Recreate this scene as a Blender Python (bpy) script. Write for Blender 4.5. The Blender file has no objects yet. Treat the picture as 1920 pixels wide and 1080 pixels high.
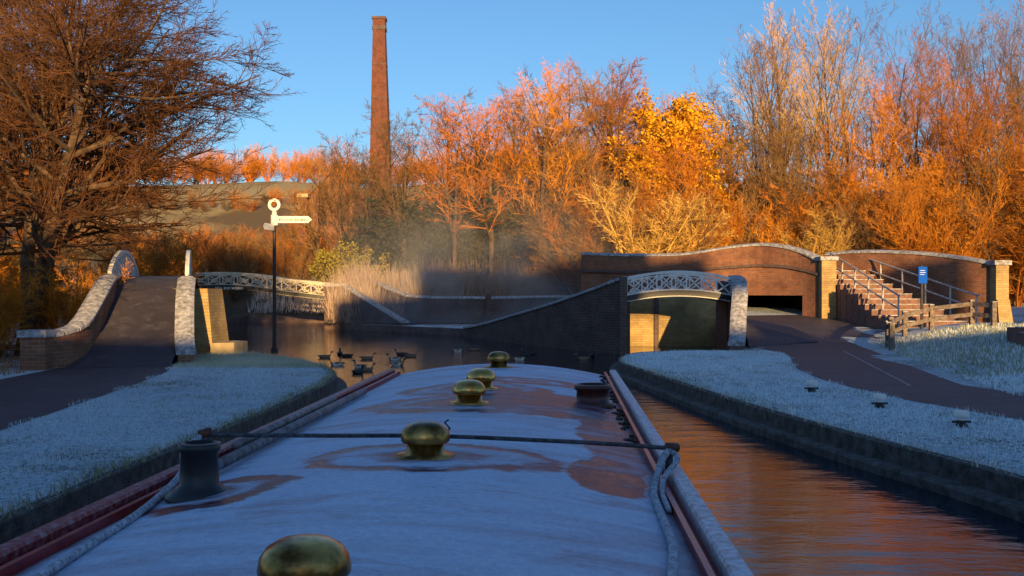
import bpy, bmesh, math, random
import numpy as np
from mathutils import Vector, Matrix
R = math.radians
random.seed(7)
scene = bpy.context.scene
coll = scene.collection

# ------------------------------------------------------------------ materials
def new_mat(name):
    m = bpy.data.materials.new(name); m.use_nodes = True
    nt = m.node_tree
    return m, nt, nt.nodes['Principled BSDF']
def ramp(nt, fac, c1, c2, p1=0.35, p2=0.65):
    r = nt.nodes.new('ShaderNodeValToRGB')
    r.color_ramp.elements[0].position = p1; r.color_ramp.elements[1].position = p2
    r.color_ramp.elements[0].color = (*c1, 1); r.color_ramp.elements[1].color = (*c2, 1)
    nt.links.new(fac, r.inputs[0]); return r.outputs[0]
def noise(nt, vec, scale, detail=4, rough=0.6):
    n = nt.nodes.new('ShaderNodeTexNoise'); n.inputs['Scale'].default_value = scale
    n.inputs['Detail'].default_value = detail; n.inputs['Roughness'].default_value = rough
    if vec: nt.links.new(vec, n.inputs['Vector'])
    return n.outputs[0]
def mix(nt, fac, a, b, mode='MIX'):
    m = nt.nodes.new('ShaderNodeMix'); m.data_type = 'RGBA'; m.blend_type = mode
    for s, v in ((0, fac), (6, a), (7, b)):
        if hasattr(v, 'links') or hasattr(v, 'is_linked'): nt.links.new(v, m.inputs[s])
        elif isinstance(v, (int, float)): m.inputs[s].default_value = v
        else: m.inputs[s].default_value = (*v, 1)
    return m.outputs[2]
def math_n(nt, op, a, b=None, clamp=False):
    m = nt.nodes.new('ShaderNodeMath'); m.operation = op; m.use_clamp = clamp
    for i, v in enumerate((a, b)):
        if v is None: continue
        if isinstance(v, (int, float)): m.inputs[i].default_value = v
        else: nt.links.new(v, m.inputs[i])
    return m.outputs[0]
def bump(nt, h, strength, dist, bsdf):
    b = nt.nodes.new('ShaderNodeBump'); b.inputs['Strength'].default_value = strength
    b.inputs['Distance'].default_value = dist
    nt.links.new(h, b.inputs['Height']); nt.links.new(b.outputs[0], bsdf.inputs['Normal'])
def coord(nt, which='Object'):
    return nt.nodes.new('ShaderNodeTexCoord').outputs[which]
def pos(nt):
    return nt.nodes.new('ShaderNodeNewGeometry').outputs['Position']

def nmat(name, c1, c2, scale=5, rough=0.7, bs=0.3, bd=0.01, metallic=0, p1=.35, p2=.65, detail=5, spec=None):
    m, nt, b = new_mat(name)
    v = coord(nt); n = noise(nt, v, scale, detail)
    nt.links.new(ramp(nt, n, c1, c2, p1, p2), b.inputs['Base Color'])
    b.inputs['Roughness'].default_value = rough; b.inputs['Metallic'].default_value = metallic
    if spec is not None: b.inputs['Specular IOR Level'].default_value = spec
    if bs: bump(nt, noise(nt, v, scale * 4, 4), bs, bd, b)
    return m

def brick_mat(name, c1, c2, mortar, frost=0.0):
    m, nt, b = new_mat(name)
    uv = coord(nt, 'UV')
    t = nt.nodes.new('ShaderNodeTexBrick'); nt.links.new(uv, t.inputs['Vector'])
    t.inputs['Scale'].default_value = 1; t.inputs['Brick Width'].default_value = .24
    t.inputs['Row Height'].default_value = .08; t.inputs['Mortar Size'].default_value = .009
    t.inputs['Mortar Smooth'].default_value = .2; t.inputs['Bias'].default_value = 0
    t.inputs['Color1'].default_value = (*c1, 1); t.inputs['Color2'].default_value = (*c2, 1)
    t.inputs['Mortar'].default_value = (*mortar, 1)
    p = pos(nt)
    n = noise(nt, p, 1.3, 6, .7)
    col = mix(nt, ramp(nt, n, (0, 0, 0), (1, 1, 1), .42, .75), t.outputs['Color'], (c1[0]*.35, c1[1]*.35, c1[2]*.4))
    n2 = noise(nt, p, 9, 5, .7)
    col = mix(nt, ramp(nt, n2, (0, 0, 0), (.5, .5, .5), .55, .8), col, (.36, .3, .25))
    nt.links.new(col, b.inputs['Base Color']); b.inputs['Roughness'].default_value = .8
    h = math_n(nt, 'SUBTRACT', n2, t.outputs['Fac'])
    bump(nt, h, .8, .015, b)
    return m

M_brick = brick_mat('brick_red', (.34, .12, .05), (.21, .08, .042), (.27, .2, .15))
M_brickb = brick_mat('brick_blue_engineering', (.16, .085, .07), (.09, .06, .06), (.18, .15, .13))
M_brickg = brick_mat('brick_stone_buff', (.52, .36, .14), (.42, .26, .09), (.36, .27, .15))
M_chim = brick_mat('brick_chimney', (.22, .06, .03), (.13, .04, .025), (.10, .06, .045))
M_cope = nmat('coping_stone_frosted', (.18, .17, .18), (.52, .53, .57), 9, .8, .6, .02)
M_copef = nmat('kerb_stone', (.05, .042, .036), (.16, .14, .13), 7, .85, .8, .03)
M_iron_w = nmat('painted_iron_white', (.70, .70, .68), (.85, .83, .80), 8, .5, .1)
M_iron_k = nmat('painted_iron_black', (.012, .012, .015), (.03, .03, .035), 8, .45, .2)
M_stone = nmat('dressed_stone', (.34, .26, .14), (.55, .42, .24), 4, .8, .5)
M_wood = nmat('weathered_timber', (.10, .07, .05), (.26, .21, .18), 12, .8, .4)
M_railf = nmat('frosted_rail', (.3, .26, .25), (.6, .58, .58), 10, .6, .2)
M_white = nmat('white_paint', (.82, .80, .74), (.88, .86, .80), 10, .5, .05)
M_blacktxt = nmat('black_lettering', (.01, .01, .01), (.02, .02, .02), 10, .9, 0, spec=.1)
M_blue = nmat('blue_sign_paint', (.01, .09, .55), (.015, .11, .6), 10, 1.0, 0, spec=.0)
M_step = nmat('brick_step', (.14, .07, .05), (.26, .14, .11), 8, .85, .5)
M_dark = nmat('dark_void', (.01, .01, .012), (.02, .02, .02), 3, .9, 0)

def asphalt():
    m, nt, b = new_mat('asphalt')
    p = pos(nt)
    n = noise(nt, p, .8, 6, .65); n2 = noise(nt, p, 60, 3, .7); n3 = noise(nt, p, 3, 6, .75)
    c = ramp(nt, n, (.032, .028, .038), (.07, .058, .072), .3, .7)
    c = mix(nt, ramp(nt, n2, (0, 0, 0), (.6, .6, .6), .5, .8), c, (.15, .13, .16))
    c = mix(nt, ramp(nt, n3, (0, 0, 0), (.5, .5, .5), .52, .8), c, (.22, .21, .26))
    nt.links.new(c, b.inputs['Base Color']); b.inputs['Roughness'].default_value = .6
    bump(nt, n2, .8, .015, b)
    return m
M_asph = asphalt()

def ground_mat():
    m, nt, b = new_mat('frosted_ground')
    p = pos(nt)
    n1 = noise(nt, p, .55, 7, .7); n2 = noise(nt, p, 22, 5, .75); n3 = noise(nt, p, 4, 5, .7)
    grass = ramp(nt, n3, (.05, .055, .02), (.17, .14, .05), .35, .65)
    frost = ramp(nt, n2, (.20, .27, .34), (.82, .92, .98), .34, .62)
    s = math_n(nt, 'ADD', math_n(nt, 'MULTIPLY', n1, .6), math_n(nt, 'MULTIPLY', n2, .5))
    near = mix(nt, ramp(nt, s, (0, 0, 0), (1, 1, 1), .43, .57), grass, frost)
    sep = nt.nodes.new('ShaderNodeSeparateXYZ'); nt.links.new(p, sep.inputs[0])
    farc = ramp(nt, noise(nt, p, .3, 7, .7), (.05, .032, .02), (.16, .095, .05), .35, .65)
    fld = ramp(nt, noise(nt, p, .035, 6, .65), (.15, .10, .04), (.40, .31, .14), .42, .56)
    fy = math_n(nt, 'MULTIPLY', math_n(nt, 'SUBTRACT', sep.outputs[1], 46.5), .6, True)
    fh = math_n(nt, 'MULTIPLY', math_n(nt, 'SUBTRACT', sep.outputs[1], 95), .03, True)
    c = mix(nt, fy, near, farc); c = mix(nt, fh, c, fld)
    nt.links.new(c, b.inputs['Base Color']); b.inputs['Roughness'].default_value = .9
    bump(nt, n2, .9, .05, b)
    return m
M_ground = ground_mat()

def water_mat():
    m, nt, b = new_mat('canal_water')
    p = pos(nt)
    mp = nt.nodes.new('ShaderNodeMapping'); nt.links.new(p, mp.inputs[0]); mp.inputs['Scale'].default_value = (1, 2.2, 1)
    n = noise(nt, mp.outputs[0], 1.2, 3, .5); n2 = noise(nt, mp.outputs[0], 7.5, 3, .6)
    h = math_n(nt, 'ADD', n, math_n(nt, 'MULTIPLY', n2, .2))
    b.inputs['Base Color'].default_value = (.004, .012, .028, 1)
    b.inputs['Roughness'].default_value = .02; b.inputs['IOR'].default_value = 1.33
    b.inputs['Specular IOR Level'].default_value = 1.0
    bump(nt, h, .24, .06, b)
    return m
M_water = water_mat()

def twig_mat(name, c1, c2, rnd=.45):
    m, nt, b = new_mat(name)
    oi = nt.nodes.new('ShaderNodeObjectInfo')
    v = coord(nt); n = noise(nt, v, .6, 4)
    f = math_n(nt, 'ADD', math_n(nt, 'MULTIPLY', n, .8), math_n(nt, 'MULTIPLY', oi.outputs['Random'], rnd))
    nt.links.new(ramp(nt, f, c1, c2, .32, .85), b.inputs['Base Color'])
    b.inputs['Roughness'].default_value = .8; b.inputs['Specular IOR Level'].default_value = .2
    return m
M_bark = nmat('bark', (.05, .033, .02), (.16, .095, .055), 6, .9, .5)
M_tw_or = twig_mat('twigs_orange', (.28, .085, .008), (.74, .30, .025))
M_tw_rus = twig_mat('twigs_russet', (.18, .055, .010), (.54, .18, .02))
M_tw_gold = twig_mat('twigs_gold', (.40, .23, .05), (.72, .44, .11))
M_tw_br = twig_mat('twigs_brown', (.09, .055, .026), (.34, .18, .065))
M_tw_dk = twig_mat('twigs_dark', (.03, .024, .02), (.07, .05, .035))
M_tw_big = twig_mat('twigs_dark_brown', (.05, .026, .014), (.20, .078, .025))
M_leaf = twig_mat('leaves_gold', (.32, .14, .008), (.70, .36, .015))
M_leafg = twig_mat('leaves_yellow_green', (.2, .19, .03), (.42, .32, .05))
M_ever = twig_mat('leaves_dark', (.02, .03, .015), (.05, .05, .025))
M_frostb = twig_mat('grass_blades_frosted', (.44, .54, .64), (.84, .93, .98))
M_frostd = twig_mat('grass_blades_part_frosted', (.22, .22, .10), (.6, .60, .45))
M_reed = twig_mat('reeds_frosted', (.40, .27, .19), (.70, .58, .52))

# ------------------------------------------------------------------ mesh builder
class MB:
    def __init__(s): s.v = []; s.f = []; s.m = []
    def quad(s, a, b, c, d, m=0):
        i = len(s.v); s.v += [a, b, c, d]; s.f.append((i, i+1, i+2, i+3)); s.m.append(m)
    def poly(s, pts, m=0):
        i = len(s.v); s.v += list(pts); s.f.append(tuple(range(i, i+len(pts)))); s.m.append(m)
    def box(s, x0, x1, y0, y1, z0, z1, m=0):
        s.prism([(x0, y0), (x1, y0), (x1, y1), (x0, y1)], z0, z1, m)
    def prism(s, poly, z0, z1, m=0, top=None):
        n = len(poly); tp = top or poly
        i = len(s.v)
        s.v += [(x, y, z0) for x, y in poly] + [(x, y, z1) for x, y in tp]
        for k in range(n):
            j = (k+1) % n; s.f.append((i+k, i+j, i+n+j, i+n+k)); s.m.append(m)
        s.f.append(tuple(i+n+k for k in range(n))); s.m.append(m)
        s.f.append(tuple(i+k for k in reversed(range(n)))); s.m.append(m)
    def tube(s, pts, rad, k=6, m=0, cap=True):
        pts = [Vector(p) for p in pts]
        if not hasattr(rad, '__len__'): rad = [rad]*len(pts)
        base = len(s.v); n = len(pts)
        ref = None
        for i, p in enumerate(pts):
            d = (pts[min(i+1, n-1)] - pts[max(i-1, 0)]).normalized()
            if ref is None:
                ref = Vector((0, 0, 1)) if abs(d.z) < .9 else Vector((1, 0, 0))
            a = d.cross(ref).normalized(); b = d.cross(a)
            for j in range(k):
                t = 2*math.pi*j/k + (math.pi/4 if k == 4 else 0)
                q = p + (a*math.cos(t) + b*math.sin(t))*rad[i]
                s.v.append(tuple(q))
        for i in range(n-1):
            for j in range(k):
                j2 = (j+1) % k
                s.f.append((base+i*k+j, base+i*k+j2, base+(i+1)*k+j2, base+(i+1)*k+j)); s.m.append(m)
        if cap:
            s.f.append(tuple(base+j for j in reversed(range(k)))); s.m.append(m)
            s.f.append(tuple(base+(n-1)*k+j for j in range(k))); s.m.append(m)
    def bar(s, p, q, w, m=0): s.tube([p, q], w*.7071, 4, m)
    def lathe(s, c, prof, k=24, m=0):
        base = len(s.v)
        for r, z in prof:
            for j in range(k):
                t = 2*math.pi*j/k; s.v.append((c[0]+r*math.cos(t), c[1]+r*math.sin(t), c[2]+z))
        for i in range(len(prof)-1):
            for j in range(k):
                j2 = (j+1) % k
                s.f.append((base+i*k+j, base+i*k+j2, base+(i+1)*k+j2, base+(i+1)*k+j)); s.m.append(m)
    def sweep(s, path, prof, m=0):
        n = len(path); k = len(prof); base = len(s.v)
        for i, p in enumerate(path):
            a = path[max(i-1, 0)]; b = path[min(i+1, n-1)]
            dx, dy = b[0]-a[0], b[1]-a[1]; L = math.hypot(dx, dy) or 1
            nx, ny = dy/L, -dx/L
            for (u, w) in prof: s.v.append((p[0]+nx*u, p[1]+ny*u, p[2]+w))
        for i in range(n-1):
            for j in range(k):
                j2 = (j+1) % k
                s.f.append((base+i*k+j, base+i*k+j2, base+(i+1)*k+j2, base+(i+1)*k+j)); s.m.append(m)
        s.f.append(tuple(base+j for j in reversed(range(k)))); s.m.append(m)
        s.f.append(tuple(base+(n-1)*k+j for j in range(k))); s.m.append(m)
    def wall(s, pts, th, m=0, cope=None, cm=1, cw=.05, ch=.12):
        n = len(pts); h = th/2; base = len(s.v)
        for i, p in enumerate(pts):
            a = pts[max(i-1, 0)]; b = pts[min(i+1, n-1)]
            dx, dy = b[0]-a[0], b[1]-a[1]; L = math.hypot(dx, dy) or 1
            nx, ny = dy/L*h, -dx/L*h
            s.v += [(p[0]+nx, p[1]+ny, p[2]), (p[0]+nx, p[1]+ny, p[3]), (p[0]-nx, p[1]-ny, p[3]), (p[0]-nx, p[1]-ny, p[2])]
        for i in range(n-1):
            for j in range(4):
                j2 = (j+1) % 4
                s.f.append((base+i*4+j, base+(i+1)*4+j, base+(i+1)*4+j2, base+i*4+j2)); s.m.append(m)
        s.f.append((base, base+1, base+2, base+3)); s.m.append(m)
        e = base+(n-1)*4; s.f.append((e+3, e+2, e+1, e)); s.m.append(m)
        if cope:
            w = h+cw
            prof = [(-w, .002), (w, .002), (w, ch*.5), (w*.6, ch*.92), (0, ch*1.05), (-w*.6, ch*.92), (-w, ch*.5)]
            P = [Vector((p[0], p[1], p[3])) for p in pts]
            cum = [0]
            for i in range(1, n): cum.append(cum[-1]+(P[i]-P[i-1]).length)
            def at(d):
                d = max(0, min(cum[-1], d))
                for i in range(1, n):
                    if d <= cum[i]+1e-9:
                        u = (d-cum[i-1])/max(1e-6, cum[i]-cum[i-1]); return P[i-1].lerp(P[i], u)
                return P[-1]
            cnt = max(1, round(cum[-1]/.38)); st = cum[-1]/cnt; rj = random.Random(n)
            for c in range(cnt):
                a = at(c*st+.006); b = at((c+1)*st-.006); dz = rj.uniform(-.004, .006)
                s.sweep([(a.x, a.y, a.z+dz), (b.x, b.y, b.z+dz)], prof, cm)
    def build(s, name, mats, parent=None, smooth=False, uv=True, recalc=True):
        me = bpy.data.meshes.new(name); me.from_pydata([tuple(v) for v in s.v], [], s.f)
        for mt in mats: me.materials.append(mt)
        me.polygons.foreach_set('material_index', s.m)
        if recalc:
            bm = bmesh.new(); bm.from_mesh(me); bmesh.ops.recalc_face_normals(bm, faces=bm.faces); bm.to_mesh(me); bm.free()
        if uv: box_uv(me)
        if smooth: me.polygons.foreach_set('use_smooth', [True]*len(me.polygons))
        me.update()
        o = bpy.data.objects.new(name, me); coll.objects.link(o)
        if parent: o.parent = parent
        return o
def box_uv(me):
    ul = me.uv_layers.new(name='UVMap')
    for p in me.polygons:
        n = p.normal
        if abs(n.z) > .8: f = lambda c: (c.x, c.y)
        else:
            t = Vector((-n.y, n.x, 0)).normalized(); f = lambda c, t=t: (c.dot(t), c.z)
        for li in p.loop_indices: ul.data[li].uv = f(me.vertices[me.loops[li].vertex_index].co)
def empty(name, loc=(0, 0, 0), rz=0):
    e = bpy.data.objects.new(name, None); e.location = loc; e.rotation_euler[2] = rz; coll.objects.link(e); return e
def interp(pts, n):
    out = []; P = [Vector(p) for p in pts]
    for i in range(len(P)-1):
        p0 = P[max(i-1, 0)]; p1 = P[i]; p2 = P[i+1]; p3 = P[min(i+2, len(P)-1)]
        for k in range(n):
            t = k/n
            out.append(tuple(.5*((2*p1)+(p2-p0)*t+(2*p0-5*p1+4*p2-p3)*t*t+(3*p1-p0-3*p2+p3)*t**3)))
    out.append(tuple(P[-1])); return out
def text(name, body, loc, size, rot, mat, parent, align='LEFT'):
    c = bpy.data.curves.new(name, 'FONT'); c.body = body; c.size = size; c.extrude = .003; c.align_x = align
    c.materials.append(mat); o = bpy.data.objects.new(name, c); o.location = loc; o.rotation_euler = rot
    coll.objects.link(o); o.parent = parent; return o

# ------------------------------------------------------------------ terrain
def S(t): t = max(0, min(1, t)); return t*t*(3-2*t)
def hill(x, y):
    if y < 78: return 0
    t = (y-78)/140
    h = 23*S(t)*(.93+.07*math.sin(x*.012+1.2))
    return h*(1 - .35*S((x-10)/120)) + (.8*math.sin(x*.07)+.5*math.sin(x*.19+y*.05))*S(t*4)
def ground_z(x, y):
    z = .3
    if x > 6.3 and y > 27: z += .07*min(y-27, 13)*S((x-6.3)/.8)
    xl = 7.7 + (y-16.6)*.205
    z += .5*S((x-xl)/3.5)*S((y-15.3)/5)*(1-S((y-29)/4))
    if y > 34:
        yy = y - (11.5 if x < -9.0 else 0)
        k = S((yy-48.3)/1.2) if x < 3 else S((yy-40.5)/6)
        if x < -9.0: k = S((yy-48)/3.5)
        z = max(z, .3 + 1.0*k + .03*max(0, min(y, 80)-49)*k)
        if k > 0: z += .12*math.sin(x*1.1+y*.7)*k
    return z + hill(x, y)
def drape(polys, name, mat, skirtmat, dz=0, xs=None, ys=None, skirt=True):
    bm = bmesh.new()
    for poly in polys:
        vs = [bm.verts.new((x, y, 0)) for x, y in poly]; bm.faces.new(vs)
    bmesh.ops.triangulate(bm, faces=bm.faces[:])
    for x in xs: bmesh.ops.bisect_plane(bm, geom=bm.verts[:]+bm.edges[:]+bm.faces[:], plane_co=(x, 0, 0), plane_no=(1, 0, 0), dist=1e-5)
    for y in ys: bmesh.ops.bisect_plane(bm, geom=bm.verts[:]+bm.edges[:]+bm.faces[:], plane_co=(0, y, 0), plane_no=(0, 1, 0), dist=1e-5)
    for v in bm.verts: v.co.z = ground_z(v.co.x, v.co.y)+dz
    bm.normal_update()
    for f in bm.faces:
        if f.normal.z < 0: f.normal_flip()
        f.smooth = True
    if skirt:
        be = [e for e in bm.edges if e.is_boundary]
        r = bmesh.ops.extrude_edge_only(bm, edges=be)
        for g in r['geom']:
            if isinstance(g, bmesh.types.BMVert): g.co.z = -.8
            if isinstance(g, bmesh.types.BMFace): g.material_index = 1
    me = bpy.data.meshes.new(name); bm.to_mesh(me); bm.free()
    me.materials.append(mat); me.materials.append(skirtmat); box_uv(me)
    o = bpy.data.objects.new(name, me); coll.objects.link(o); return o

left_edge = [(-3.6, -40), (-3.6, -2), (-3.6, 3), (-3.57, 6.95), (-3.46, 9.8), (-3.27, 13.3), (-3.2, 17), (-3.35, 18.9), (-3.8, 20.6), (-4.6, 22.4), (-5.7, 24.1), (-6.8, 25.5), (-7.6, 26.3)]
right_edge = [(4.8, -40), (4.8, -2), (4.7, 3), (4.55, 6.5), (4.3, 8.9), (3.85, 11), (3.35, 13.9), (2.95, 17.2), (2.6, 20.4), (2.45, 21.8), (2.5, 23.2), (2.8, 24.8), (3.4, 25.9), (4.4, 26.5), (5.8, 26.9)]
polyL = left_edge + [(-250, 26.3), (-250, -40)]
polyR = right_edge + [(6.35, 27.6), (6.6, 31.6), (7.3, 31.6), (7.3, 34.2), (3.4, 34.2), (3.3, 31.6), (-1.6, 40.4), (-1.9, 41.6), (-6, 46.3), (-8.6, 49.2), (-9.3, 50.2), (-9.4, 60), (-15.9, 60), (-15.9, 50), (-13.5, 42), (-11.2, 34), (-9.7, 29.6), (-250, 29.6), (-250, 450), (300, 450), (300, -40)]
xs = [-150, -90, -60, -45, -35, -28, -22] + [i*1.2 for i in range(-16, 21)] + [28, 35, 45, 60, 90, 150, 220]
ys = [0, 6, 10] + [i for i in range(13, 36, 1)] + [38, 40, 42, 44, 46, 47, 48, 49, 50, 51, 52, 54, 56, 58, 60, 61, 62, 63, 64, 67, 70, 75, 80, 86, 93, 100, 110, 120, 135, 150, 170, 190, 210, 230, 300]
drape([polyL, polyR], 'ground', M_ground, M_brickb, 0, xs, ys)
w = MB(); w.quad((-260, -45, 0), (310, -45, 0), (310, 70, 0), (-260, 70, 0)); w.build('water', [M_water], uv=False)
w = MB(); w.quad((-260, -45, -.75), (310, -45, -.75), (310, 70, -.75), (-260, 70, -.75)); w.build('canal_bed', [M_dark], uv=False)

# paths
fx = [i*1.0 for i in range(-12, 30)]; fy = [i*1.0 for i in range(8, 44)]
pl = [(-5.6, -39), (-5.65, 8), (-5.84, 11.4), (-6.2, 14.9), (-6.65, 18.9), (-7.2, 21.3), (-9.35, 20.9), (-9.2, 17.9), (-9.4, 12), (-9.2, -39)]
pr = [(7.35, 36.5), (7.32, 31.7), (6.75, 28), (6.9, 24.9), (5.75, 20), (5.55, 17.6), (5.75, 14.6), (6.3, 12.2), (7.5, 10.5), (9, 9.6), (60, 7), (60, 11), (30, 13), (10, 14.8), (7.9, 15.6), (7.6, 16.8), (8.6, 22), (9.7, 27), (10.4, 29), (14, 31), (15.5, 34), (11, 37)]
drape([pl, pr], 'footpath', M_asph, M_asph, .006, fx, fy, skirt=False)
mb = MB()
mb.quad(*[(x, y, ground_z(x, y)+.014) for x, y in ((8.72, 26.3), (8.77, 26.3), (6.67, 16.6), (6.62, 16.6))])
mb.build('path_edge_line', [M_cope])

# canal edging stones
def edging(name, line, mirror):
    e = empty(name)
    path = interp([(x, y, 0) for x, y in line], 4)
    mb = MB(); sg = 1 if mirror else -1
    mb.sweep([(x, y, .3) for x, y, z in path], [(-.10*sg, -.5), (-.10*sg, -.004), (-.02*sg, .01), (.03*sg, -.015), (.03*sg, -.5)], 0)
    mb.sweep([(x, y, .08) for x, y, z in path], [(.031*sg, -.5), (.031*sg, .03), (.2*sg, .03), (.22*sg, .0), (.22*sg, -.5)], 0)
    mb.build('coping', [M_copef], e)
edging('canal_edge_stone', left_edge, True)
edging('canal_edge_stone', right_edge, False)

# ------------------------------------------------------------------ grass
def blades(name, region, n, h0, h1, wdt, mat, seed, test=None, lean=.5):
    rs = np.random.RandomState(seed)
    x = rs.uniform(region[0], region[1], n); y = rs.uniform(region[2], region[3], n)
    if test is not None:
        k = test(x, y); x = x[k]; y = y[k]
    n = len(x); z = np.array([ground_z(a, b) for a, b in zip(x, y)])
    cl = .55+.45*np.sin(x*7.1+np.sin(y*5.3)*2)*np.sin(y*6.3+np.sin(x*4.1)*2)
    h = rs.uniform(h0, h1, n)*(.5+cl); a = rs.uniform(0, 2*np.pi, n); l = rs.uniform(0, lean, n)*h; la = rs.uniform(0, 2*np.pi, n)
    ww = wdt*rs.uniform(.6, 1.3, n)
    V = np.zeros((n, 3, 3))
    V[:, 0] = np.stack([x-np.cos(a)*ww, y-np.sin(a)*ww, z-.01], 1)
    V[:, 1] = np.stack([x+np.cos(a)*ww, y+np.sin(a)*ww, z-.01], 1)
    V[:, 2] = np.stack([x+np.cos(la)*l, y+np.sin(la)*l, z+h], 1)
    me = bpy.data.meshes.new(name); me.vertices.add(n*3); me.vertices.foreach_set('co', V.ravel())
    me.loops.add(n*3); me.loops.foreach_set('vertex_index', np.arange(n*3, dtype=np.int32))
    me.polygons.add(n); me.polygons.foreach_set('loop_start', np.arange(0, n*3, 3, dtype=np.int32))
    me.update(calc_edges=True); me.materials.append(mat)
    o = bpy.data.objects.new(name, me); coll.objects.link(o); return o
def ledge_x(y): return np.interp(y, [p[1] for p in left_edge], [p[0] for p in left_edge])
def lpath_x(y): return np.interp(y, [8, 11.4, 14.9, 18.9, 21.3, 24, 26], [-5.65, -5.84, -6.2, -6.65, -7.2, -7.6, -7.8])
blades('frosted_grass', (-8, -3.1, 5, 26), 70000, .015, .05, .006, M_frostb, 1, lambda x, y: (x < ledge_x(y)-.02) & (x > lpath_x(y)+.12*np.sin(y*3)))
blades('frosted_grass', (-8, -3.1, 20.5, 26), 24000, .03, .10, .009, M_frostd, 11, lambda x, y: (x < ledge_x(y)-.02) & (x > lpath_x(y)))
blades('frosted_grass', (-4, -3.1, 5, 24), 9000, .03, .10, .008, M_frostd, 12, lambda x, y: (x < ledge_x(y)+.03) & (x > ledge_x(y)-.14), 1.2)
def redge_x(y): return np.interp(y, [p[1] for p in right_edge], [p[0] for p in right_edge])
def rpath_x(y): return np.interp(y, [8, 10.5, 12.2, 14.6, 17.6, 20, 24.9, 27], [9, 7.5, 6.3, 5.75, 5.55, 5.75, 6.9, 6.8])
blades('frosted_grass', (2.4, 9, 6, 26.5), 70000, .015, .05, .006, M_frostb, 2, lambda x, y: (x > redge_x(y)+.04) & (x < rpath_x(y)+.1*np.sin(y*3)))
blades('frosted_grass', (2.4, 5, 6, 24), 9000, .03, .09, .008, M_frostd, 13, lambda x, y: (x > redge_x(y)-.03) & (x < redge_x(y)+.14), 1.2)
blades('frosted_grass', (7.5, 22, 15, 30), 60000, .03, .10, .01, M_frostb, 3, lambda x, y: (x > 7.9+(y-16.6)*.205) & ((x < 10.2) | (y < 28.5)))
blades('frosted_grass', (7.5, 22, 18, 30), 50000, .04, .12, .012, M_frostd, 14, lambda x, y: (x > 7.9+(y-16.6)*.205) & ((x < 10.2) | (y < 28.5)))
blades('leaf_litter_grass', (-22, -9.2, 10, 26), 30000, .03, .12, .01, M_tw_br, 4, lambda x, y: (x < -9.5))
blades('reeds', (-9, 8, 48.4, 56), 34000, .5, 1.7, .02, M_reed, 5, lambda x, y: ((np.sin(x*1.3)+np.sin(y*.9+x*.5)) > -1.0) & ((x < 3) | (y > 46)), .6)
blades('reeds', (-16, -9, 60.3, 68), 6000, .3, 1.0, .02, M_reed, 6, None, .6)

# ------------------------------------------------------------------ brickwork and bridges
def iron_panel(mb, A, B, ztop, zbot, n, depthmat=0, dark=1, ring=True, th=.045):
    A = Vector((*A, 0)); B = Vector((*B, 0)); d = (B-A)
    P = lambda t, z: tuple(A+d*t+Vector((0, 0, z)))
    K = n*4
    for i in range(K):
        t0, t1 = i/K, (i+1)/K
        mb.bar(P(t0, ztop(t0)), P(t1, ztop(t1)), th*1.5, depthmat)
        mb.bar(P(t0, ztop(t0)-.09), P(t1, ztop(t1)-.09), th*.7, depthmat)
        mb.bar(P(t0, zbot(t0)+.02), P(t1, zbot(t1)+.02), th, depthmat)
        mb.bar(P(t0, zbot(t0)-.07), P(t1, zbot(t1)-.07), th*3.0, dark)
        mb.bar(P(t0, zbot(t0)-.16), P(t1, zbot(t1)-.16), th*.9, depthmat)
    for i in range(n+1):
        t = i/n
        mb.bar(P(t, zbot(t)), P(t, ztop(t)), th*.8, depthmat)
    for i in range(n):
        t0, t1 = i/n, (i+1)/n; tm = (t0+t1)/2
        za, zb = zbot(t0)+.03, ztop(t0)-.1; zc, zd = zbot(t1)+.03, ztop(t1)-.1
        mb.bar(P(t0, za), P(t1, zd), th*.75, depthmat); mb.bar(P(t0, zb), P(t1, zc), th*.75, depthmat)
        if ring:
            zm = (za+zb+zc+zd)/4; r = .085; L = d.length
            pts = [P(tm+math.cos(a)*r/L, zm+math.sin(a)*r) for a in [k*math.pi/5 for k in range(11)]]
            for k in range(10): mb.bar(pts[k], pts[k+1], th*.6, depthmat)

# --- left footbridge (crosses the side arm)
lb = empty('canal_footbridge')
mb = MB()
deckL = [(-9.15, 20.4, .31), (-9.22, 21.5, .6), (-9.42, 22.7, 1.05), (-9.68, 24, 1.62), (-10.0, 25.4, 2.14), (-10.25, 26.6, 2.28), (-10.6, 28.4, 2.18), (-11.1, 31, 1.2), (-11.6, 33.5, .32)]
deckR = [(-7.2, 21.0, .31), (-7.38, 21.9, .6), (-7.62, 22.9, 1.05), (-7.9, 24, 1.62), (-8.25, 25.4, 2.14), (-8.6, 26.6, 2.28), (-9.0, 28.4, 2.18), (-9.5, 31, 1.2), (-10.0, 33.5, .32)]
dl = interp(deckL, 6); dr = interp(deckR, 6)
for a, b in zip(dl, dr): mb.v += [a, b]
for i in range(len(dl)-1):
    mb.f.append((2*i, 2*i+1, 2*i+3, 2*i+2)); mb.m.append(0)
mb.build('deck', [M_asph], lb, smooth=True)
mb = MB()
mb.wall(interp([(-9.6, 20.3, 0, .92), (-9.35, 20.75, 0, 1.0), (-9.3, 21.4, 0, 1.15), (-9.5, 22.6, 0, 1.6), (-9.75, 23.8, 0, 2.05), (-9.95, 24.6, 0, 2.2)], 4), .34, 0, True, 1, .04, .12)
mb.wall(interp([(-7.1, 21.7, 0, .5), (-7.3, 22.2, 0, .72), (-7.5, 22.8, 0, 1.15), (-7.75, 23.6, 0, 1.75), (-8.0, 24.5, 0, 2.15)], 4), .34, 0, True, 1, .04, .12)
mb.prism([(-9.86, 19.95), (-9.36, 19.95), (-9.36, 20.45), (-9.86, 20.45)], 0, .96, 0)
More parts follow.
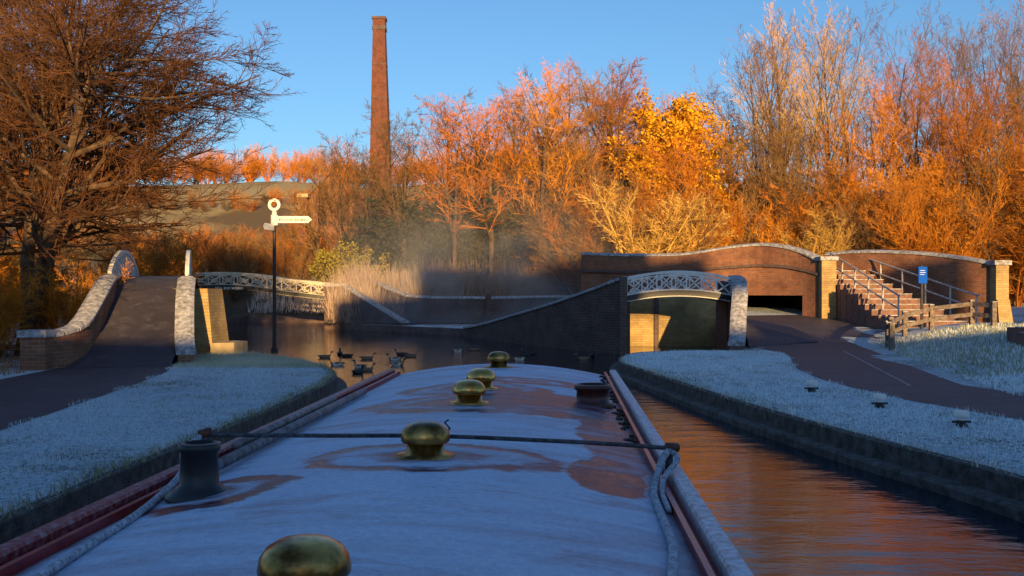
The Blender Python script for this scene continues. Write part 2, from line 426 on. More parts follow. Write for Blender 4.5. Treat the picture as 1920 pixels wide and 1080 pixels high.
mb.prism([(-9.9, 19.9), (-9.32, 19.9), (-9.32, 20.5), (-9.9, 20.5)], .962, 1.1, 1)
mb.build('brick_parapet', [M_brick, M_cope], lb)
mb = MB()
mb.prism([(-8.3, 24.72), (-7.42, 24.9), (-7.3, 26.1), (-8.6, 26.5), (-8.7, 24.9)], -.3, 1.95, 0, top=[(-8.2, 24.72), (-7.62, 24.9), (-7.6, 26.1), (-8.6, 26.5), (-8.7, 24.9)])
mb.prism([(-9.9, 24.7), (-8.7, 24.9), (-8.7, 26.45), (-10.2, 26.4)], -.3, 1.9, 0)
mb.prism([(-7.45, 24.6), (-6.95, 24.9), (-6.85, 25.8), (-7.3, 26.0)], -.3, .60, 1)
mb.prism([(-10.9, 29), (-9.1, 29), (-9.5, 32), (-11.4, 32)], -.3, 1.1, 0)
mb.build('abutment', [M_brickg, M_stone], lb)
mb = MB()
zt = lambda t: 2.32+.62*(1-(2*t-1)**2)**.8
zb = lambda t: 1.98+.30*(1-(2*t-1)**2)
iron_panel(mb, (-9.98, 24.7), (-10.85, 28.8), zt, zb, 8, th=.065)
iron_panel(mb, (-8.03, 24.6), (-9.3, 28.8), zt, zb, 8, th=.065)
mb.build('iron_parapet', [M_iron_w, M_iron_k], lb)

# --- toll end footbridge (far left)
tb = empty('iron_footbridge')
mb = MB()
zt = lambda t: 2.66+.16*math.sin(math.pi*min(1, t*1.2+.15)) - .42*t**2
zb = lambda t: zt(t)-.62
for yy in (50.0, 52.0):
    iron_panel(mb, (-16.0, yy), (-9.35, yy), zt, zb, 9, th=.06)
mb.build('iron_parapet', [nmat('cream_iron', (.44, .37, .27), (.62, .55, .42), 6, .5, .1), M_iron_k], tb)
mb = MB()
for i in range(12):
    t0, t1 = i/12, (i+1)/12
    mb.quad((-16+6.65*t0, 50.06, zb(t0)-.02), (-16+6.65*t1, 50.06, zb(t1)-.02), (-16+6.65*t1, 51.94, zb(t1)-.02), (-16+6.65*t0, 51.94, zb(t0)-.02))
mb.build('deck', [M_iron_k], tb)
mb = MB(); mb.box(-14.95, -13.3, 49.87, 49.9, 1.93, 2.12); mb.build('name_plate', [M_iron_k], tb)
text('bridge_lettering', 'TOLL END WORKS', (-14.88, 49.86, 1.965), .165, (R(90), 0, 0), M_white, tb)
mb = MB()
mb.box(-9.35, -8.2, 49.6, 52.3, -.3, 2.1, 0); mb.box(-9.42, -8.13, 49.53, 52.37, 2.102, 2.25, 1)
mb.box(-17.4, -16.0, 49.5, 52.4, -.3, 2.5, 0)
mb.wall(interp([(-8.19, 49.6, -.3, 2.05), (-7.2, 48.4, -.3, 1.55), (-6, 46.9, -.3, .95), (-4.9, 45.6, -.3, .42)], 4), .35, 0, True, 1)
mb.wall(interp([(-8.19, 52.2, -.3, 2.1), (-7, 51.4, -.3, 2.25), (-5.8, 49.6, -.3, 1.85), (-4.6, 48.3, -.3, 1.55), (-2, 47.9, -.3, 1.5)], 4), .35, 0, True, 1)
mb.wall([(-22, 50, -.3, 1.6), (-17.41, 50, -.3, 2.3)], .4, 0, True, 1)
mb.build('brick_parapet', [M_brickb, M_cope], tb)
mb = MB()
mb.quad((-8.2, 52, 1.85), (-8.2, 49.9, 1.85), (-4.9, 46, .33), (-4.2, 47.7, .33)); mb.build('ramp', [M_asph], tb)

# retaining wall of the far bank
rw = empty('brick_retaining_wall'); mb = MB()
mb.wall([(-1.99, 47.9, -.3, 1.5), (-.6, 47.8, -.3, 1.5), (1.5, 47.6, -.3, 1.55), (3.4, 47.3, -.3, 1.55), (5, 46, -.3, 1.6)], .4, 0, True, 1)
mb.box(-1.25, -1.0, 47.5, 48.1, 0, 1.75, 0)
mb.build('wall', [M_brickb, M_cope], rw)

# --- right iron bridge with ramps
rb = empty('iron_canal_bridge')
mb = MB()
zt = lambda t: 2.24+.22*(1-(2*t-1)**2); zb = lambda t: 1.74+.17*(1-(2*t-1)**2)
iron_panel(mb, (3.42, 29.62), (6.52, 29.62), zt, zb, 7, ring=False, th=.05)
iron_panel(mb, (3.42, 31.6), (6.52, 31.6), zt, zb, 7, ring=False, th=.05)
mb.build('iron_parapet', [M_iron_w, M_iron_k], rb)
mb = MB()
for i in range(10):
    t0, t1 = i/10, (i+1)/10; X = lambda t: 3.3+3.4*t
    mb.quad((X(t0), 29.7, zb(t0)-.04), (X(t1), 29.7, zb(t1)-.04), (X(t1), 31.5, zb(t1)-.04), (X(t0), 31.5, zb(t0)-.04))
    mb.quad((X(t0), 29.7, zb(t0)-.14), (X(t1), 29.7, zb(t1)-.14), (X(t1), 31.5, zb(t1)-.14), (X(t0), 31.5, zb(t0)-.14))
mb.build('deck', [M_iron_k], rb)
mb = MB()
mb.wall(interp([(3.38, 29.7, -.4, 2.2), (2.3, 31.6, -.4, 1.75), (1.2, 33.7, -.4, 1.32), (0, 36.2, -.4, .9), (-1.0, 38.6, -.4, .55), (-1.8, 40.6, -.4, .34)], 3), .36, 0, True, 1)
mb.wall(interp([(3.38, 31.85, -.4, 2.2), (3.1, 34.2, -.4, 1.8), (1.9, 37, -.4, 1.3), (.6, 40.5, -.4, .8)], 3), .36, 0, True, 1)
mb.box(3.2, 3.41, 29.45, 31.9, -.4, 2.3, 0)
mb.wall(interp([(6.72, 30.2, -.3, 2.25), (6.7, 29.5, -.3, 2.2), (6.55, 28.6, -.3, 1.85), (6.3, 27.7, -.3, 1.15), (6.12, 27.0, -.3, .62), (6.0, 26.65, -.3, .42)], 4), .34, 0, True, 1)
mb.box(6.53, 7.0, 30.25, 31.9, -.3, 2.2, 0)
mb.build('brick_parapet', [M_brickb, M_cope], rb)
mb = MB()
mb.quad((3.3, 31.8, 1.7), (3.3, 29.75, 1.7), (-1.6, 40.3, .33), (.4, 40.8, .33))
mb.quad((6.9, 31.9, 1.1), (6.88, 29.6, .95), (8.8, 28.6, .44), (9.4, 31.9, .66))
mb.poly([(6.88, 29.6, .95), (6.55, 27.5, .33), (8.8, 28.6, .44)])
mb.build('ramp', [M_asph], rb)
aw = empty('canal_arm_wall'); mb = MB()
mb.box(3.3, 7.4, 34.0, 34.4, -.4, 1.85, 0); mb.box(4.85, 5.0, 33.9, 33.998, -.4, 1.85, 1)
mb.box(7.1, 7.38, 31.7, 33.99, -.4, 1.0, 0)
mb.build('wall', [M_brickg, M_brickb], aw)

# --- high brick bridge behind
hb = empty('brick_road_bridge'); mb = MB()
top = interp([(3.0, 42, 0, 3.4), (5.0, 41, 0, 3.3), (6.9, 40, 0, 3.3), (8.3, 39.2, 0, 3.5), (9.5, 38.5, 0, 3.62), (10.3, 37.6, 0, 3.52), (10.9, 36.8, 0, 3.25), (11.25, 36.1, 0, 2.95)], 4)
mb.wall([(x, y, -.3, t) for x, y, b, t in top if x <= 8.95], .45, 0, True, 1)
mid = [(x, y, 1.72, t) for x, y, b, t in top if 8.7 < x < 11.1]
mb.wall(mid, .445, 0, True, 1)
mb.wall([(x, y, -.3, t) for x, y, b, t in top if x >= 10.8], .45, 0, True, 1)
mb.box(11.08, 11.6, 35.6, 36.15, .3, 2.98, 2); mb.box(11.02, 11.66, 35.54, 36.21, 2.982, 3.12, 1)
mb.sweep([(x-.1, y-.25, 2.62+(t-3.3)*.6) for x, y, b, t in top], [(0, 0), (.08, 0), (.08, .1), (0, .1)], 3)
mb.build('parapet', [M_brick, M_cope, M_brickg, M_brickb], hb)
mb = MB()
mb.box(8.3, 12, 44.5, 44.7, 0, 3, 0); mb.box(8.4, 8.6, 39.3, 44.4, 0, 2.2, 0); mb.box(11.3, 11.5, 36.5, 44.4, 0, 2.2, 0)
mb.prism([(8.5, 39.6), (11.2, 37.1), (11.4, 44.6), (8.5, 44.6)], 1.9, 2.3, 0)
mb.build('underpass', [M_dark], hb)  # inner faces coloured near-black to stand in for the tunnel's shade
mb = MB()
mb.wall(interp([(12.2, 38.4, 0, 3.25), (13.2, 37.2, 0, 3.3), (14.4, 35.7, 0, 3.2), (15.4, 34.4, 0, 3.0), (16.2, 33.4, 0, 2.75)], 4), .42, 0, True, 1)
mb.box(16.0, 16.42, 32.9, 33.4, .3, 2.75, 2); mb.box(15.93, 16.49, 32.83, 33.47, 2.752, 2.9, 1)
mb.prism([(15.95, 32.5), (16.45, 32.5), (16.45, 32.88), (15.95, 32.88)], .3, 1.6, 2, top=[(15.99, 32.8), (16.4, 32.8), (16.4, 32.88), (15.99, 32.88)])
mb.build('far_parapet', [M_brick, M_cope, M_brickg], hb)

# --- steps + handrails
st = empty('brick_steps'); mb = MB()
nst = 11
for i in range(nst):
    f = i/nst
    x0 = 11.75-.2*f; x1 = 14.3-1.3*f; y0 = 31.3+6.2*f; z = .75+.17*(i+1)
    mb.prism([(x0, y0), (x1, y0), (x1, y0+.72), (x0, y0+.72)], .2, z, 0)
    mb.prism([(x0-.003, y0-.03), (x1+.003, y0-.03), (x1+.003, y0+.08), (x0-.003, y0+.08)], z+.003, z+.03, 1)
mb.build('treads', [M_step, M_cope], st)
hr = empty('handrail'); mb = MB()
for dx in (0, 2.2):
    top0 = Vector((11.9+dx, 37.2, 3.3)); bot0 = Vector((12.15+dx*1.12, 31.3, 1.75))
    if dx: top0 = Vector((13.1, 37.4, 3.2))
    for off in (0, .42):
        mb.tube([top0-Vector((0, 0, off)), bot0-Vector((0, 0, off))], .03, 6, 0)
    mb.tube([bot0, bot0+Vector((0, -.25, 0))], .03, 6, 0)
    for k in range(6):
        p = top0.lerp(bot0, k/5); mb.tube([p, p-Vector((0, 0, 1.0))], .028, 6, 0)
mb.build('rails', [M_railf], hr)
s2 = empty('brick_steps'); mb = MB()
for i in range(5):
    y0 = 20.6+.45*i; mb.box(10.9+.12*i, 14.5, y0, y0+.5, .3, .66+.1*i, 0); mb.box(10.88+.12*i, 14.52, y0-.03, y0+.07, .663+.1*i, .69+.1*i, 1)
mb.build('treads', [M_step, M_cope], s2)

# --- timber fence
fe = empty('timber_fence'); mb = MB()
fp = [(9.95, 26.1), (10.2, 27.0), (10.65, 28.0), (11.4, 28.9), (12.3, 29.2), (13.25, 28.7), (13.5, 27.9)]
for x, y in fp:
    z = ground_z(x, y); mb.box(x-.06, x+.06, y-.06, y+.06, z-.1, z+.72, 0); mb.box(x-.065, x+.065, y-.065, y+.065, z+.721, z+.74, 1)
for hgt in (.62, .32):
    mb.sweep([(x, y-.08, ground_z(x, y)+hgt) for x, y in fp], [(-.025, -.06), (.025, -.06), (.025, .06), (-.025, .06)], 0)
mb.build('posts_and_rails', [M_wood, M_cope], fe)

# --- blue information sign
bs = empty('information_sign'); mb = MB()
z0 = ground_z(12.35, 30)
mb.tube([(12.35, 30, z0-.1), (12.35, 30, 2.66)], .045, 10, 0)
mb.box(12.22, 12.48, 29.92, 29.95, 2.12, 2.62, 1)
for k, (a, b) in enumerate([(12.26, 12.41), (12.26, 12.43), (12.26, 12.39)]):
    mb.box(a, b, 29.912, 29.919, 2.50-.06*k, 2.511-.06*k, 2)
mb.build('post_and_panel', [M_iron_k, M_blue, M_white], bs)

# --- canal finger post
sp = empty('canal_signpost', (-6.04, 25.3, .3)); mb = MB()
mb.lathe((0, 0, 0), [(.09, 0), (.09, .12), (.055, .16), (.048, .5), (.042, 3.2), (.042, 3.62)], 14, 0)
mb.lathe((0, 0, 3.25), [(.043, 0), (.09, .01), (.09, .27), (.043, .28)], 16, 1)
mb.lathe((0, 0, 3.53), [(.043, 0), (.06, .01), (.06, .07), (.04, .09)], 14, 1)
ring = [(math.sin(a)*.12, 0, 3.78+math.cos(a)*.12) for a in [k*math.pi/12 for k in range(25)]]
for k in range(24): mb.bar(ring[k], ring[k+1], .075, 1)
mb.poly([(.09, -.018, 3.32), (.86, -.018, 3.32), (.96, -.018, 3.405), (.86, -.018, 3.49), (.09, -.018, 3.49)], 1)
mb.poly([(.09, .018, 3.49), (.86, .018, 3.49), (.96, .018, 3.405), (.86, .018, 3.32), (.09, .018, 3.32)], 1)
A = [(.09, 3.32), (.86, 3.32), (.96, 3.405), (.86, 3.49), (.09, 3.49)]
for k in range(5):
    a, b = A[k], A[(k+1) % 5]; mb.quad((a[0], -.018, a[1]), (b[0], -.018, b[1]), (b[0], .018, b[1]), (a[0], .018, a[1]), 1)
d = Vector((-.14, -.99, 0)); nn = Vector((.99, -.14, 0))*.018
for sgn in (1, -1):
    mb.poly([tuple(d*u+nn*sgn+Vector((0, 0, zz))) for u, zz in [(.07, 3.12), (.6, 3.12), (.7, 3.2), (.6, 3.28), (.07, 3.28)]], 1)
mb.build('post', [M_iron_k, M_white], sp)
text('sign_lettering', 'HAWNE BASIN', (.12, -.024, 3.365), .098, (R(90), 0, 0), M_blacktxt, sp)
text('sign_distance', '2½ MILES', (.685, -.024, 3.375), .05, (R(90), 0, 0), M_blacktxt, sp)

# --- mooring bollards
for x, y in ((4.72, 15.7), (5.02, 13.6), (5.28, 11.7)):
    e = empty('mooring_bollard', (x, y, .3)); mb = MB()
    mb.lathe((0, 0, 0), [(.075, -.02), (.07, .03), (.05, .045), (.048, .08)], 16, 0)
    mb.lathe((0, 0, .08), [(.05, 0), (.052, .03), (.082, .035), (.09, .06), (.088, .09), (.07, .11), (.0005, .118)], 16, 1)
    mb.tube([(-.11, 0, .06), (.11, 0, .06)], .014, 8, 0)
    mb.build('bollard_casting', [M_iron_k, M_white], e, smooth=False)

# ------------------------------------------------------------------ chimney and engine house
ch = empty('brick_chimney', (-15.8, 120, 0)); mb = MB()
def ring_sq(h, cx): return [(-h+cx, -h), (h+cx, -h), (h+cx, h), (-h+cx, h)]
mb.prism(ring_sq(1.62, .05), 3, 9, 0, top=ring_sq(1.5, .03))
mb.prism(ring_sq(1.38, .03), 9.01, 33.2, 0, top=ring_sq(.72, -.18))
mb.prism(ring_sq(.8, -.18), 33.21, 33.7, 1); mb.prism(ring_sq(.74, -.18), 33.71, 34.5, 0); mb.prism(ring_sq(.84, -.18), 34.51, 34.8, 1)
for k in range(5):
    z = 13+k*4; h = 1.38-(z-9)/24.2*.66+.03; mb.prism(ring_sq(h, .03-.21*(z-9)/24.2), z, z+.12, 1)
o = mb.build('stack', [M_chim, M_brickb], ch)
eh = empty('brick_engine_house', (-20.2, 112, 0)); mb = MB()
mb.box(-2.4, 2.4, 0, 7, 2, 12.8, 0)
mb.poly([(-2.4, 0, 12.8), (2.4, 0, 12.8), (0, 0, 15.2)], 0); mb.poly([(-2.4, 7, 12.8), (2.4, 7, 12.8), (0, 7, 15.2)], 0)
mb.quad((-2.6, -.2, 12.65), (0, -.2, 15.3), (0, 7.2, 15.3), (-2.6, 7.2, 12.65), 1); mb.quad((2.6, -.2, 12.65), (0, -.2, 15.3), (0, 7.2, 15.3), (2.6, 7.2, 12.65), 1)
for cx in (-1.1, 1.1):
    for zz in (5.5, 9.2):
        mb.poly([(cx-.45, -.03, zz), (cx+.45, -.03, zz), (cx+.45, -.03, zz+1.8), (cx+.28, -.03, zz+2.15), (cx, -.03, zz+2.3), (cx-.28, -.03, zz+2.15), (cx-.45, -.03, zz+1.8)], 2)
mb.box(-3.8, -2.9, 0, 1.4, 2, 12.4, 1); mb.box(-3.95, -2.75, -.15, 1.55, 12.41, 12.8, 3)
mb.build('walls_and_roof', [M_brick, M_chim, M_dark, M_stone], eh)

# unseen brick blocks added behind camera; heights and gaps shape shade and sunbeams
Y0 = -25
blocker_spans = [(-90, -30, 0, 9.5), (-30, -2.2, 0, 10.2), (-2.2, 1.4, 0, 7.5), (1.4, 3.3, 0, 10.3), (3.3, 7.4, 0, 12.0), (7.4, 12.6, 0, 14.2), (12.6, 16.0, 0, 8.25), (12.6, 16.0, 9.6, 13.6), (16.0, 17.9, 0, 12.4), (17.9, 23.5, 0, 8.1), (23.5, 24.9, 0, 11.5), (24.9, 26.7, 0, 8.8), (26.7, 50, 0, 10.6), (50, 110, 0, 11)]
for a, b, zlo, h in blocker_spans:
    e = empty('shade_blocker', (a, Y0, 0)); mb = MB(); L = b-a-.02
    dp = -2.2 if zlo == 0 else -.6
    mb.box(0, L, dp, 0, zlo, h-.4, 0); mb.box(-.0, L, dp-.1, .1, h-.398, h, 1)
    k = 0
    while 1.2+k*3 < L-1 and zlo == 0:
        for zz in (1.5, 4.4):
            mb.box(.6+k*3, 1.6+k*3, .004, .03, zz, zz+1.5, 2)
        k += 1
    mb.build('blocker_walls', [M_brick, M_cope, M_dark], e)

# ------------------------------------------------------------------ narrowboat
boat = empty('narrowboat', (-.465, 0, 0), -math.atan(.0505))
def roof_mat():
    m, nt, b = new_mat('frosted_roof_paint')
    v = coord(nt)
    sep = nt.nodes.new('ShaderNodeSeparateXYZ'); nt.links.new(v, sep.inputs[0])
    wob = noise(nt, v, 5, 4, .6)
    fine = noise(nt, v, 260, 2, .7); mid = noise(nt, v, 45, 5, .75)
    mp = nt.nodes.new('ShaderNodeMapping'); nt.links.new(v, mp.inputs[0]); mp.inputs['Scale'].default_value = (.5, 2.8, 1)
    band = noise(nt, mp.outputs[0], 2.0, 4, .55)
    mp2 = nt.nodes.new('ShaderNodeMapping'); nt.links.new(v, mp2.inputs[0]); mp2.inputs['Scale'].default_value = (.8, 2, 1); mp2.inputs['Location'].default_value = (3, 7, 1)
    blot = noise(nt, mp2.outputs[0], 3.2, 6, .7)
    melt = None
    def ell(cx, cy, rx, ry, inner, core):
        dx = math_n(nt, 'DIVIDE', math_n(nt, 'SUBTRACT', sep.outputs[0], cx), rx)
        dy = math_n(nt, 'DIVIDE', math_n(nt, 'SUBTRACT', sep.outputs[1], cy), ry)
        d = math_n(nt, 'SQRT', math_n(nt, 'ADD', math_n(nt, 'MULTIPLY', dx, dx), math_n(nt, 'MULTIPLY', dy, dy)))
        d = math_n(nt, 'ADD', d, math_n(nt, 'MULTIPLY', math_n(nt, 'SUBTRACT', wob, .5), .75))
        outer = math_n(nt, 'MULTIPLY', math_n(nt, 'SUBTRACT', 1.0, d), 9, True)
        inn = math_n(nt, 'MULTIPLY', math_n(nt, 'SUBTRACT', d, inner), 5, True)
        r = math_n(nt, 'MULTIPLY', outer, inn)
        c = math_n(nt, 'MULTIPLY', math_n(nt, 'SUBTRACT', core, d), 6, True)
        return math_n(nt, 'MAXIMUM', r, c)
    for args in ((0, 3.39, .46, .30, .62, .52), (0, 5.0, .62, .42, .5, .6), (-.02, 5.7, .48, .42, .5, .6), (.45, 5.15, .55, .55, -.5, .9), (.25, 6.3, .45, .24, .3, .3), (0, 7.3, .3, .25, .8, .5), (-.62, 2.97, .30, .25, .5, .55), (.68, 4.4, .16, 1.1, -.5, .5), (0, 1.8, .35, .3, .85, .3), (.62, 3.3, .14, .3, -.5, .3)):
        e = ell(*args); melt = e if melt is None else math_n(nt, 'MAXIMUM', melt, e)
    ax = math_n(nt, 'ABSOLUTE', sep.outputs[0])
    edge = math_n(nt, 'MULTIPLY', math_n(nt, 'SUBTRACT', math_n(nt, 'ADD', ax, math_n(nt, 'MULTIPLY', wob, .16)), .80), 10, True)
    bnd = math_n(nt, 'MULTIPLY', math_n(nt, 'SUBTRACT', band, .49), 4.5, True)
    blt = math_n(nt, 'MULTIPLY', math_n(nt, 'SUBTRACT', blot, .52), 6.0, True)
    thin = math_n(nt, 'MULTIPLY', math_n(nt, 'MAXIMUM', bnd, blt), .46)
    # melt area keeps islands of thin frost
    isl = math_n(nt, 'SUBTRACT', 1.0, math_n(nt, 'MULTIPLY', math_n(nt, 'MULTIPLY', math_n(nt, 'SUBTRACT', blot, .48), 7, True), .45))
    mx = math_n(nt, 'MAXIMUM', math_n(nt, 'MULTIPLY', math_n(nt, 'MULTIPLY', melt, isl), .96), math_n(nt, 'MAXIMUM', edge, thin))
    mx = math_n(nt, 'MULTIPLY', mx, math_n(nt, 'SUBTRACT', 1.35, math_n(nt, 'MULTIPLY', mid, .6)), True)
    fr = ramp(nt, mid, (.40, .53, .80), (.70, .82, 1.0), .3, .7)
    fr = mix(nt, ramp(nt, fine, (0, 0, 0), (.6, .6, .6), .45, .72), fr, (.92, .97, 1.0))
    c = mix(nt, mx, fr, (.13, .008, .018))
    nt.links.new(c, b.inputs['Base Color'])
    rr = math_n(nt, 'SUBTRACT', .55, math_n(nt, 'MULTIPLY', mx, .25)); nt.links.new(rr, b.inputs['Roughness'])
    b.inputs['Specular IOR Level'].default_value = .25
    hh = math_n(nt, 'MULTIPLY', math_n(nt, 'ADD', math_n(nt, 'ADD', fine, mid), math_n(nt, 'MULTIPLY', band, 3)), math_n(nt, 'SUBTRACT', 1, mx))
    bump(nt, hh, .6, .008, b)
    return m
M_roof = roof_mat()
M_red = nmat('red_boat_paint', (.28, .012, .012), (.42, .03, .025), 30, .3, .2, .003)
M_redf = nmat('red_boat_paint_frosted', (.24, .012, .018), (.42, .25, .3), 40, .45, .4, .003, p1=.45, p2=.75)
M_pale = nmat('pale_frosted_rail', (.42, .28, .28), (.72, .72, .8), 40, .5, .3, .003, p1=.3, p2=.6)
M_hull = nmat('black_hull_paint', (.012, .012, .014), (.03, .028, .03), 6, .4, .2)
M_green = nmat('green_cabin_paint', (.01, .05, .03), (.015, .07, .04), 6, .3, .05)
M_brass = nmat('brass', (.50, .24, .05), (.92, .58, .20), 14, .22, .25, .002, metallic=.9, p1=.4, p2=.7)
M_brassd = nmat('brass_aged', (.16, .075, .02), (.80, .45, .13), 12, .3, .3, .002, metallic=.9, p1=.40, p2=.66)
M_rope = nmat('frosted_rope', (.2, .2, .24), (.6, .62, .7), 60, .85, .5, .003)
M_hose = nmat('black_hose', (.015, .015, .018), (.12, .12, .14), 40, .6, .3, .002)
def rz(x): return 1.34-.09*(x/.8)**2
mb = MB()
nx, ny = 28, 60
for j in range(ny+1):
    for i in range(nx+1):
        x = -.8+1.6*i/nx; y = .7+6.95*j/ny; mb.v.append((x, y, rz(x)))
for j in range(ny):
    for i in range(nx):
        a = j*(nx+1)+i; mb.f.append((a, a+1, a+nx+2, a+nx+1)); mb.m.append(0)
mb.build('roof', [M_roof], boat, smooth=True)
mb = MB()
for s, m1, m2 in ((-1, 1, 0), (1, 1, 2)):
    mb.sweep([(s*.83, .7, 1.25), (s*.83, 7.65, 1.25)], [(-.0305, -.06), (.0305, -.06), (.0305, -.005), (-.0305, .0)], m1)
    mb.sweep([(s*.79, .7, 1.25), (s*.79, 7.65, 1.25)], [(-.008, -.02), (.008, -.02), (.008, .03), (-.008, .03)], 1)
    mb.sweep([(s*.85, .7, 1.287), (s*.85, 7.65, 1.287)], [(-.024, -.04), (.024, -.04), (.026, .0), (.020, .009), (-.020, .009), (-.026, .0)], m2)
    for k in range(9):
        y = .9+k*.83; mb.box(s*.85-.018, s*.85+.018, y, y+.06, 1.2, 1.28, 1)
mb.build('handrails', [M_redf, M_red, M_pale], boat)
mb = MB()
for s in (-1, 1):
    mb.quad((s*.87, .7, 1.235), (s*.87, 7.65, 1.235), (s*.98, 7.65, .72), (s*.98, .7, .72), 0)
    for k in range(4):
        y = 1.6+k*1.5; f = lambda z: s*(.87+(1.235-z)/.515*.11+.004)
        mb.quad((f(1.12), y, 1.12), (f(1.12), y+.7, 1.12), (f(.85), y+.7, .85), (f(.85), y, .85), 1)
    mb.quad((s*.98, -1.6, .72), (s*.98, 7.65, .72), (s*1.05, 7.65, .7), (s*1.05, -1.6, .7), 2)
    hp = [(1.05, -1.6), (1.05, 8.2), (.98, 9.2), (.72, 10.2), (.35, 10.9), (.0, 11.3)]
    for k in range(5):
        (a, ya), (b_, yb) = hp[k], hp[k+1]; za = .7+max(0, ya-8.2)*.07; zb_ = .7+max(0, yb-8.2)*.07
        mb.quad((s*a, ya, za), (s*b_, yb, zb_), (s*b_*.93, yb-.1, -.4), (s*a*.93, ya-.1, -.4), 2)
        mb.tube([(s*a, ya, za), (s*b_, yb, zb_)], .025, 6, 3)
mb.quad((-.87, 7.64, 1.235), (.87, 7.64, 1.235), (.98, 7.64, .3), (-.98, 7.64, .3), 0)
mb.quad((-.87, .71, 1.235), (.87, .71, 1.235), (.98, .71, .3), (-.98, .71, .3), 0)
mb.poly([(-.8, 7.645, 1.236)]+[(-.8+1.6*i/12, 7.645, rz(-.8+1.6*i/12)) for i in range(13)]+[(.8, 7.645, 1.236)], 0)
mb.quad((-1.0, -1.6, .45), (1.0, -1.6, .45), (1.0, .7, .45), (-1.0, .7, .45), 2)
mb.poly([(-1.0, 7.66, .5), (-1, 8.4, .52), (-.7, 10.1, .6), (0, 11.2, .66), (.7, 10.1, .6), (1, 8.4, .52), (1, 7.66, .5)], 2)
mb.quad((-1.05, -1.6, .7), (1.05, -1.6, .7), (.98, -1.5, -.4), (-.98, -1.5, -.4), 2)
mb.build('hull_and_cabin', [M_green, M_dark, M_hull, M_red], boat)
prof = [(.098, 0), (.098, .008), (.066, .011), (.061, .05), (.052, .054), (.078, .049), (.083, .054), (.084, .064), (.080, .084), (.068, .101), (.047, .113), (.022, .118), (.0005, .119)]
for k, (y, x, mt) in enumerate(((1.8, 0, M_brassd), (3.39, 0, M_brassd), (4.98, 0, M_brass), (5.72, 0, M_brass), (7.3, .0, M_brassd))):
    mb = MB(); mb.lathe((x, y, rz(x)-.003), prof, 40); mb.build('mushroom_vent_%d' % (k+1), [mt], boat, smooth=True)
mb = MB()
mb.lathe((-.63, 2.98, rz(.63)-.01), [(.10, 0), (.1, .012), (.075, .03), (.058, .045), (.055, .14), (.062, .145), (.062, .165), (.045, .168), (.042, .05)], 30)
mb.build('stove_flue_collar', [M_hull], boat, smooth=True)
mb = MB()
mb.lathe((.63, 5.45, rz(.63)-.01), [(.115, 0), (.115, .015), (.09, .02), (.088, .085), (.1, .09), (.1, .115), (.085, .118), (.08, .05)], 30)
mb.build('roof_collar', [nmat('dark_red_metal', (.05, .015, .015), (.12, .03, .02), 20, .35, .2)], boat, smooth=True)
mb = MB()
mb.tube(interp([(-.80, 3.52, 1.385), (-.4, 3.5, 1.388), (0, 3.5, 1.39), (.35, 3.48, 1.382), (.62, 3.47, 1.372), (.83, 3.46, 1.36)], 6), .0075, 8)
mb.tube([(-.83, 3.52, 1.30), (-.81, 3.52, 1.40)], .014, 8); mb.tube([(.83, 3.46, 1.28), (.83, 3.46, 1.375)], .014, 8)
mb.tube([(.05, 3.54, 1.388), (.065, 3.55, 1.41), (.045, 3.56, 1.43), (.06, 3.56, 1.44)], .004, 6)
mb.tube([(-.83, 3.51, 1.385), (-.79, 3.53, 1.395)], .017, 8, 1); mb.tube([(.82, 3.45, 1.365), (.86, 3.47, 1.36)], .016, 8, 1)
mb.build('cross_line', [M_hose, nmat('rust_clip', (.1, .03, .02), (.2, .06, .03), 30, .6, .2)], boat, smooth=True)
mb = MB()
mb.tube(interp([(.83, 3.45, 1.355), (.80, 3.40, 1.33), (.77, 3.28, 1.29), (.745, 3.1, 1.275), (.74, 2.8, 1.275), (.735, 2.5, 1.276), (.71, 2.25, 1.285), (.68, 2.0, 1.29), (.66, 1.6, 1.3), (.66, 1.0, 1.3)], 6), .012, 8)
mb.tube(interp([(.84, 3.44, 1.35), (.85, 3.38, 1.335), (.80, 3.28, 1.3), (.775, 3.15, 1.275), (.77, 2.9, 1.27)], 6), .009, 8)
mb.tube(interp([(-.82, 3.5, 1.38), (-.84, 3.4, 1.35), (-.79, 3.25, 1.30), (-.76, 3.0, 1.275), (-.71, 2.7, 1.28), (-.68, 2.4, 1.285), (-.64, 2.1, 1.295), (-.58, 1.6, 1.305), (-.56, 1.0, 1.31)], 6), .011, 8)
mb.build('ropes', [M_rope], boat, smooth=True)
mb = MB()
mb.tube([(-.72, 3.3, 1.3), (-.735, 6.0, 1.292)], .02, 10); mb.tube([(-.76, 3.7, 1.32), (-.775, 5.4, 1.31)], .015, 10)
mb.build('boat_pole', [nmat('pole_wood', (.1, .07, .07), (.3, .26, .28), 20, .6, .3)], boat, smooth=True)
mb = MB(); rr = random.Random(3)
for k in range(60):
    y = 4.2+rr.random()*3.3; x = .76+rr.uniform(-.03, .02); s = rr.uniform(.005, .014)
    mb.box(x-s, x+s, y-s*1.5, y+s*1.5, 1.24, 1.262+s*.5, 0)
mb.build('edge_debris', [M_tw_dk], boat)

